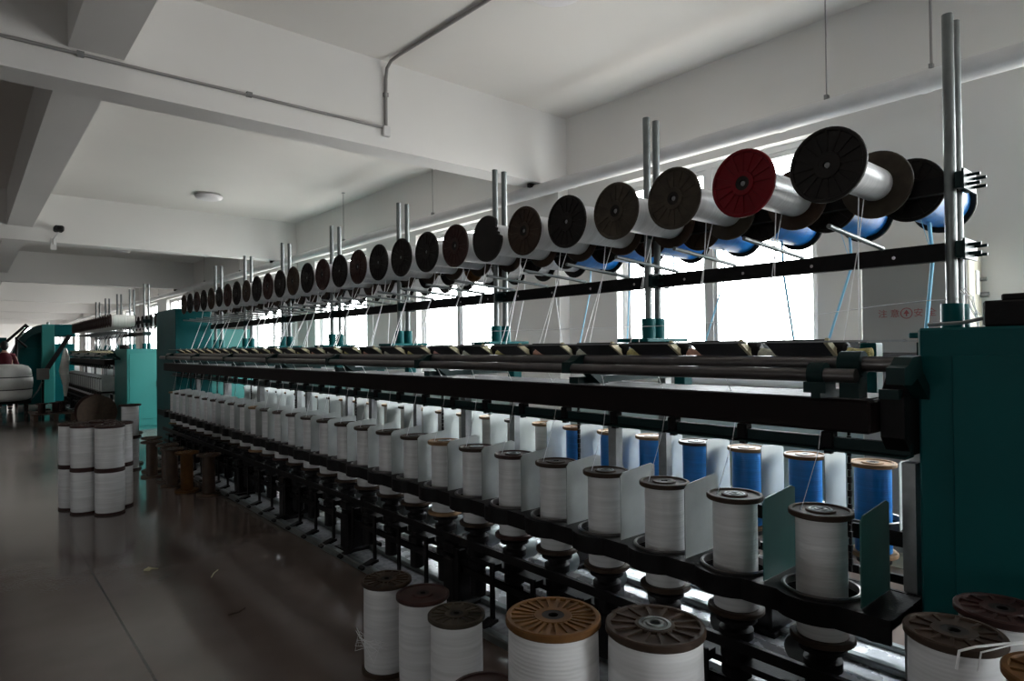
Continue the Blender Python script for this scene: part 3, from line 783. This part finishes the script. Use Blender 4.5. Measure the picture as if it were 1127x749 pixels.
tag(sk.obj('hanging_yarn', M['thread']), 'curtain of white threads hanging below the creel of second machine', 'yarn', kind='stuff')

# ------------------------------------------------------------------ bobbins on the floor in front
def floor_bobbin(label, x, y, z=0., R=.117, H=.42, rw=.104, fl='flange', cap=None, ribs=16, grp='white bobbins standing on the floor in front', yarn='white', bulge=.002):
    return bobbin('bobbin', label, (x, y, z), R, H, rw, yarn, fl, group=grp, cap=cap, ribs=ribs, bulge=bulge, rot=(0, 0, random.uniform(0, 6)))
fb = floor_bobbin('slim white bobbin with dull brown top, farthest of the aisle-side floor row', 1.505, 2.675, fl='flange')
lp = []
for k in range(26):
    a = 3.3 + .9 * math.sin(k * 1.7); rr = .112 + .035 * abs(math.sin(k * 2.3))
    lp.append((1.505 + rr * math.cos(a), 2.675 + rr * math.sin(a), .09 + .10 * abs(math.sin(k * 1.1))))
fb.rotation_euler = (0, 0, 0); strand(fb, lp, .0008)
floor_bobbin('white bobbin with smooth dark reddish top, middle of the aisle-side floor row', 1.535, 2.41, fl='flange_mh', ribs=0)
floor_bobbin('white bobbin with grey-brown spoked top, nearest of the aisle-side floor row', 1.52, 2.135, fl='flange_gy')
floor_bobbin('bobbin with plain mahogany top cut off by the bottom edge', 1.25, 1.60, fl='flange_mh', ribs=0)
g = 'two-high bobbin stacks nearest the viewer'
floor_bobbin('lower bobbin under the orange-brown topped stack', 1.10, 1.137, 0, fl='flange_or', rw=.110, grp=g)
floor_bobbin('white bobbin with orange-brown many-spoked top on the near stack', 1.10, 1.137, .42, fl='flange_or', ribs=24, rw=.110, grp=g)
floor_bobbin('lower bobbin under the stack with the steel-centred top', 1.245, .940, 0, fl='flange', rw=.110, grp=g)
floor_bobbin('white bobbin with brown spoked top and round steel centre on near stack', 1.245, .940, .42, fl='flange', cap='galv', ribs=14, rw=.110, grp=g)
g = 'two-high bobbin stacks beside the end cabinet'
st = []
for (x, y, h, fl, lab, rw) in ((1.725, .461, .42, 'flange', 'trailing a loose end beside the end cabinet', .092), (1.955, .42, .42, 'flange_mh', 'in the shadow against the end cabinet door', .090), (1.60, .245, .43, 'flange_or', 'cut by the right edge below the end cabinet', .092)):
    floor_bobbin('lower bobbin of the stack ' + lab, x, y, 0, R=.102, H=h, rw=rw, fl=fl, grp=g)
    st.append(floor_bobbin('top white bobbin of the stack ' + lab, x, y, h, R=.102, H=h, rw=rw, fl=fl, grp=g, ribs=12))
strand(st[0], [(1.612, .428, .80), (1.618, .424, .838), (1.64, .40, .848), (1.70, .36, .850), (1.76, .31, .853), (1.85, .28, .857), (1.93, .31, .852)], .003)
strand(st[0], [(1.635, .395, .80), (1.640, .39, .84), (1.70, .35, .851), (1.80, .28, .855), (1.90, .25, .85)], .002)

# stack of white bobbins in the aisle, two high
g = 'white bobbins stacked two high in the aisle'
pos = [(1.03, 6.95, 'front right'), (.865, 7.15, 'front left'), (.80, 7.42, 'rear left'), (1.14, 7.20, 'right hand'), (1.05, 7.47, 'back middle')]
low = None
for (x, y, w_) in pos:
    for z, nm in ((0, 'lower'), (.405, 'upper')):
        lab = '%s white bobbin at the %s of the aisle stack' % (nm, w_)
        if low is None: low = floor_bobbin(lab, x, y, z, R=.124, H=.405, rw=.118, fl='flange_mh', grp=g)
        else: dup(low, (x, y, z), lab, rot=(0, 0, random.uniform(0, 6)))
for z, nm in ((0, 'lower'), (.41, 'upper')):
    floor_bobbin('%s white bobbin of the pair behind the aisle stack' % nm, 1.6, 9.3, z, R=.122, H=.41, rw=.095, fl='flange_mh', grp='pair of bobbins behind the aisle stack')
# empty brown spools beside the machine
g = 'empty brown spools on the floor beside the machine'
pr = None
for k, (x, y) in enumerate([(1.93, 7.10), (1.80, 7.42), (1.74, 7.80), (1.78, 8.18), (1.70, 8.58), (1.78, 8.98), (1.70, 9.7)]):
    lab = 'empty brown spool standing beside the machine, %s from the viewer' % nth(k + 1)
    key = 'flange_or' if k == 1 else 'spool'
    if k in (0, 1):
        t = thing('spool', lab, 'spool', (x, y, 0), group=g)
        inst('flange', cached('f', .118, .02, key), t, (0, 0, .02), (PI, 0, 0)); inst('flange', cached('f', .118, .02, key), t, (0, 0, .40))
        inst('core_tube', cached('h', .41, .062, key, .02), t, (0, 0, .005)); pr = t if k == 0 else pr
    else: dup(pr, (x, y, 0), lab)
# big reel lying by second machine, pallet, etc.
t = thing('cable_reel', 'large dark brown reel standing on edge beside the second machine', 'reel', (1.93, 14.35, 0))
MB().lathe([(.03, 0), (.33, 0), (.33, .03), (.03, .03)], 40, (0, 0, .33), 'y').obj('flange', M['flange'], t)
MB().lathe([(.03, .37), (.33, .37), (.33, .40), (.03, .40)], 40, (0, 0, .33), 'y').obj('flange', M['flange_mh'], t)
MB().lathe([(.15, .03), (.15, .37)], 32, (0, 0, .33), 'y').obj('core_tube', M['flange_dk'], t)
t = thing('pallet', 'low dark brown wooden pallet on the floor beyond the aisle stack', 'pallet', (1.5, 17.6, 0))
p_ = MB()
for k in range(5): p_.box(-.4, .4, -.5 + k * .21, -.34 + k * .21, .12, .145)
p_.obj('deck', M['wood'], t)
for x in (-.36, 0, .30): MB().box(x, x + .08, -.5, .5, 0, .12).obj('bearer', M['wood'], t)
for k, (x, y, z) in enumerate(((1.30, 17.35, .145), (1.56, 17.5, .145), (1.70, 17.8, .145))):
    t = thing('spool', 'dark brown spool on the low pallet, %s of three' % ('left', 'middle', 'right')[k], 'spool', (x, y, z), group='dark spools on the pallet')
    inst('flange', cached('f', .118, .02, 'flange_mh'), t, (0, 0, .02), (PI, 0, 0)); inst('flange', cached('f', .118, .02, 'flange_mh'), t, (0, 0, .20))
    inst('core_tube', cached('h', .21, .07, 'flange_mh', .02), t, (0, 0, .005))

# white wrapped bale on a trolley, left edge
t = thing('trolley', 'low dark trolley under the white bale at far left', 'trolley', (.78, 19.6, 0))
MB().box(-.45, .45, -.4, .4, .26, .33, .01).obj('deck', M['black'], t)
for x in (-.38, .38):
    for y in (-.33, .33):
        MB().cyl((x, y, .10), (x, y, .26), .025, 10).cyl((x - .02, y, .06), (x + .02, y, .06), .06, 16).obj('castor', M['black'], t)
MB().tube([(.46, .0, .30), (.62, 0, .55), (.70, 0, .75)], .018, 8).obj('push_bar', M['grey'], t)
t = thing('bale', 'bulging white wrapped bale with dark straps at the left edge', 'bale', (.72, 19.6, .33))
prof = [(.02, 0), (.46, 0), (.54, .04), (.56, .12), (.57, .24), (.555, .27), (.57, .30), (.585, .42), (.575, .54), (.56, .565), (.565, .60), (.54, .74), (.48, .82), (.36, .86), (.2, .87), (.02, .86)]
MB().lathe(prof, 40, sharp=80).obj('wrapped_body', M['bale'], t)
for z, r in ((.27, .558), (.563, .563)):
    MB().lathe([(r, z - .012), (r + .008, z - .01), (r + .008, z + .01), (r, z + .012)], 40).obj('strap', M['strap'], t)
# green arched machine behind
t = thing('braiding_machine', 'large green machine with arched guard at the far left', 'machine', (1.7, 22.6, 0))
G = MB()
arc = [(-.75, 0), (-.75, 1.30)] + [(-.52 + .05 * 0 + (-.0) + .52 * (k / 8.), 1.86 + .40 * math.sin(PI / 2 * k / 8.)) for k in range(9)] + [(.78, 2.28), (.78, 1.95)]
# arch with an opening: outer band, right pillar, top
G.prism([(-.75, 1.30), (-.52, 1.82)] + [(-.52 + .52 * (k / 8.), 1.86 + .40 * math.sin(PI / 2 * k / 8.)) for k in range(9)] + [(0., 2.05), (-.25, 1.95), (-.45, 1.65), (-.58, 1.30)], 'y', 0, .9)
G.obj('arched_guard', M['teal_dark'], t)
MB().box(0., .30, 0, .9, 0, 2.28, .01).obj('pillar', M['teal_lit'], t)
MB().box(.301, .80, 0, .9, 1.93, 2.28, .01).box(.301, .80, .3, .9, 0, 1.72).obj('top_housing', M['teal'], t)
MB().box(-.58, -.001, .25, .85, 0, 1.60, .01).box(-.44, -.001, .25, .85, 1.60, 2.0).box(-.20, -.001, .25, .85, 2.0, 2.16).obj('body_panel', M['teal'], t)
MB().box(-.95, -.78, .2, .9, 0, 1.90, .01).obj('side_cabinet', M['teal'], t)
MB().prism([(.02, .95), (.16, .95), (.72, 1.98), (.60, 1.98)], 'y', -.08, -.005).obj('diagonal_brace', M['black'], t)
MB().tube([(-.40, -.9, 1.62), (-.62, -.9, 1.85), (-.36, -.9, 2.20)], .03, 8).tube([(-.84, -.9, 1.76), (-.40, -.9, 2.24)], .035, 8).cyl((-.62, -.9, 0), (-.62, -.9, 1.9), .03, 8).obj('lever_arm', M['black'], t)
MB().lathe([(.03, 2.28), (.04, 2.29), (.04, 2.34), (.02, 2.36)], 12, (.17, .3, 0), cap1=True).obj('lifting_eye', M['grey'], t)
t = thing('control_box', 'small grey box on a stand beside the white bale', 'box', (1.55, 20.3, 0))
MB().box(-.13, .13, -.1, .1, .78, 1.06, .01).obj('housing', M['cabgrey'], t)
MB().cyl((0, 0, 0), (0, 0, .78), .025, 10).box(-.15, .15, -.12, .12, 0, .03).obj('stand', M['black'], t)
tag(MB().tube([(1.98, 19.9, 1.58), (1.99, 19.88, 1.35), (1.95, 19.9, 1.0), (1.99, 19.9, .65), (1.98, 19.9, .35)], [.03, .09, .11, .07, .03], 10).obj('yarn_hank', M['whitew']), 'white yarn hank hanging in front of the green machine', 'yarn')

# worker behind the bale
def person():
    t = thing('person', 'person in dark red top with dark hair standing behind the white bale', 'person', (.80, 21.0, 0), (0, 0, PI))
    V = [(0, 0, .95), (0, 0, 1.15), (0, -.01, 1.36), (0, -.02, 1.47), (0, -.03, 1.56),
         (-.19, 0, 1.40), (-.27, -.06, 1.13), (-.22, -.26, 1.02), (.19, 0, 1.40), (.24, -.10, 1.14), (.10, -.28, 1.06),
         (-.10, 0, .88), (-.11, -.01, .49), (-.11, .03, .09), (-.12, -.12, .04), (.10, 0, .88), (.11, -.01, .49), (.11, .03, .09), (.12, -.12, .04)]
    E_ = [(0, 1), (1, 2), (2, 3), (3, 4), (2, 5), (5, 6), (6, 7), (2, 8), (8, 9), (9, 10), (0, 11), (11, 12), (12, 13), (13, 14), (0, 15), (15, 16), (16, 17), (17, 18)]
    R_ = [.15, .135, .15, .06, .055, .062, .046, .033, .062, .046, .033, .095, .066, .045, .035, .095, .066, .045, .035]
    hand = []
    for s_, wi in ((-1, 7), (1, 10)):
        w = Vector(V[wi]); base = len(V)
        V.append(tuple(w + Vector((-s_ * .02, -.07, .0)))); R_.append(.03); E_.append((wi, base))
        for j in range(4):
            dx = (-.027 + .018 * j); n = len(V); ln = (.05, .06, .055, .04)[j]
            V.append(tuple(w + Vector((-s_ * .02 + dx, -.11, 0)))); R_.append(.0095); E_.append((base, n))
            V.append(tuple(w + Vector((-s_ * .02 + dx, -.11 - ln * .8, -.02)))); R_.append(.0085); E_.append((n, n + 1))
        n = len(V); V.append(tuple(w + Vector((s_ * .03, -.06, .01)))); R_.append(.011); E_.append((base, n))
        V.append(tuple(w + Vector((s_ * .035, -.10, .01)))); R_.append(.009); E_.append((n, n + 1))
    me = bpy.data.meshes.new('body'); me.from_pydata(V, E_, []); me.materials.append(M['skin'])
    o = bpy.data.objects.new('body', me); COL.objects.link(o); o.parent = t
    sk_ = o.modifiers.new('Skin', 'SKIN'); su = o.modifiers.new('Subdivision', 'SUBSURF'); su.levels = 1; su.render_levels = 2
    if not me.skin_vertices: 
        bpy.context.view_layer.objects.active = o
    for i, sv in enumerate(me.skin_vertices[0].data): sv.radius = (R_[i], R_[i])
    me.skin_vertices[0].data[0].use_root = True
    # head with face, part of the body's skin
    h = MB().ballish((0, -.04, 1.65), .076, .095, .115, 20, 14)
    h.ballish((0, -.137, 1.635), .013, .018, .022, 8, 6).ballish((-.077, -.03, 1.64), .012, .022, .03, 8, 6).ballish((.077, -.03, 1.64), .012, .022, .03, 8, 6).ballish((0, -.125, 1.595), .024, .012, .007, 8, 6)
    h.obj('head', M['skin'], o)
    hr = MB().ballish((0, -.015, 1.685), .083, .098, .098, 18, 12).ballish((0, .04, 1.63), .078, .06, .09, 14, 10)
    hr.obj('hair', M['hair'], t)
    def tubec(pts, rr, name, key): MB().tube(pts, rr, 16).obj(name, M[key], t)
    s_ = MB()
    s_.tube([(0, 0, .86), (0, 0, 1.0), (0, 0, 1.2), (0, -.01, 1.36), (0, -.015, 1.43), (0, -.02, 1.48)], [.175, .172, .165, .18, .14, .068], 18)
    for sg, el, wr_ in ((-1, V[6], V[7]), (1, V[9], V[10])):
        sh = (sg * .16, 0, 1.40); s_.tube([(sg * .10, 0, 1.41), sh, tuple((Vector(sh) + Vector(el)) / 2), el, tuple((Vector(el) * .3 + Vector(wr_) * .7))], [.07, .078, .064, .058, .045], 12)
    s_.obj('dark_red_top', M['cloth_red'], t)
    s_ = MB()
    for sg in (-1, 1): s_.tube([(sg * .085, 0, .95), (sg * .10, 0, .86), (sg * .11, -.01, .49), (sg * .11, .02, .10)], [.10, .105, .08, .06], 14)
    s_.obj('black_trousers', M['cloth_dk'], t)
    s_ = MB()
    for sg in (-1, 1): s_.ballish((sg * .115, -.05, .045), .05, .13, .045, 12, 8)
    s_.obj('shoes', M['cloth_dk'], t)
    return t
person()

# scraps on the floor
for nm, pts, lab in (('yarn_scrap', [(1.235, 4.50, .004), (1.27, 4.57, .005), (1.31, 4.62, .004)], 'short straight pale yarn scrap lying on the floor'),
                     ('lint_tuft', [(.93, 4.95, .006), (.955, 4.93, .014), (.975, 4.955, .006), (1.01, 4.93, .004)], 'small tuft of pale lint on the aisle floor'),
                     ('straw', [(1.13, 3.80, .004), (1.19, 3.80, .005), (1.235, 3.84, .004)], 'faint brown fibre on the floor below the pale yarn scrap')):
    tag(MB().tube(pts, .0035 if nm != 'lint_tuft' else [.006, .016, .006, .003], 6).obj(nm, M['cream'] if nm != 'straw' else M['wood']), lab, 'scrap')

# ------------------------------------------------------------------ light
wd = bpy.data.worlds.new('World'); SC.world = wd; wd.use_nodes = True
nt = wd.node_tree; bg = nt.nodes['Background']
tc = nt.nodes.new('ShaderNodeTexCoord'); sx = nt.nodes.new('ShaderNodeSeparateXYZ'); nt.links.new(tc.outputs['Generated'], sx.inputs[0])
cr = nt.nodes.new('ShaderNodeValToRGB'); mr = nt.nodes.new('ShaderNodeMapRange')
mr.inputs['From Min'].default_value = -1; mr.inputs['From Max'].default_value = 1
nt.links.new(sx.outputs['Z'], mr.inputs['Value']); nt.links.new(mr.outputs['Result'], cr.inputs['Fac'])
e = cr.color_ramp.elements
e[0].position = 0.; e[0].color = (.20, .186, .17, 1)
e[1].position = 1.; e[1].color = (.80, .92, 1, 1)
x = cr.color_ramp.elements.new(.47); x.color = (.23, .22, .21, 1)
x = cr.color_ramp.elements.new(.53); x.color = (1, 1, 1, 1)
nt.links.new(cr.outputs['Color'], bg.inputs['Color'])
bg.inputs['Strength'].default_value = 33.0
# light portals in the window openings
for a, b, bk in [(a, b, 'r') for a, b in WIN] + [(a, b, 'b') for a, b in BFILL] + [(a, b, 'l') for a, b in LFILL]:
    la = bpy.data.lights.new('window_portal', 'AREA'); la.shape = 'RECTANGLE'; la.size = WZ1 - WZ0; la.size_y = b - a
    la.cycles.is_portal = True
    lo = bpy.data.objects.new('window_portal', la); COL.objects.link(lo)
    lo.location = (WX + .24, (a + b) / 2, (WZ0 + WZ1) / 2); lo.rotation_euler = (0, PI / 2, 0)
    if bk == 'l': lo.location = (XL - .19, (a + b) / 2, (WZ0 + WZ1) / 2); lo.rotation_euler = (0, PI / 2, PI)
    if bk == 'b': lo.location = ((a + b) / 2, YB - .19, (WZ0 + WZ1) / 2); lo.rotation_euler = (0, PI / 2, -PI / 2)

# ------------------------------------------------------------------ camera
F = 703.2; yaw, pitch, roll = .7095, .0095, -.0105
f = Vector((math.sin(yaw) * math.cos(pitch), math.cos(yaw) * math.cos(pitch), math.sin(pitch)))
r = Vector((math.cos(yaw), -math.sin(yaw), 0)); u = r.cross(f)
r2 = r * math.cos(roll) + u * math.sin(roll); u2 = -r * math.sin(roll) + u * math.cos(roll)
cam = bpy.data.cameras.new('Camera'); co = bpy.data.objects.new('Camera', cam); COL.objects.link(co)
cam.sensor_width = 36; cam.lens = 36 * F / 1127; cam.clip_start = .05; cam.clip_end = 200
co.matrix_world = Matrix(((r2.x, u2.x, -f.x, 0), (r2.y, u2.y, -f.y, 0), (r2.z, u2.z, -f.z, 1.5), (0, 0, 0, 1)))
SC.camera = co
SC.view_settings.view_transform = 'Standard'; SC.view_settings.look = 'None'
SC.view_settings.gamma = 1; SC.view_settings.use_curve_mapping = False
SC.view_settings.exposure = 0.
SC.cycles.use_denoising = True
SC.cycles.max_bounces = 12; SC.cycles.diffuse_bounces = 8
SC.cycles.sample_clamp_indirect = 15
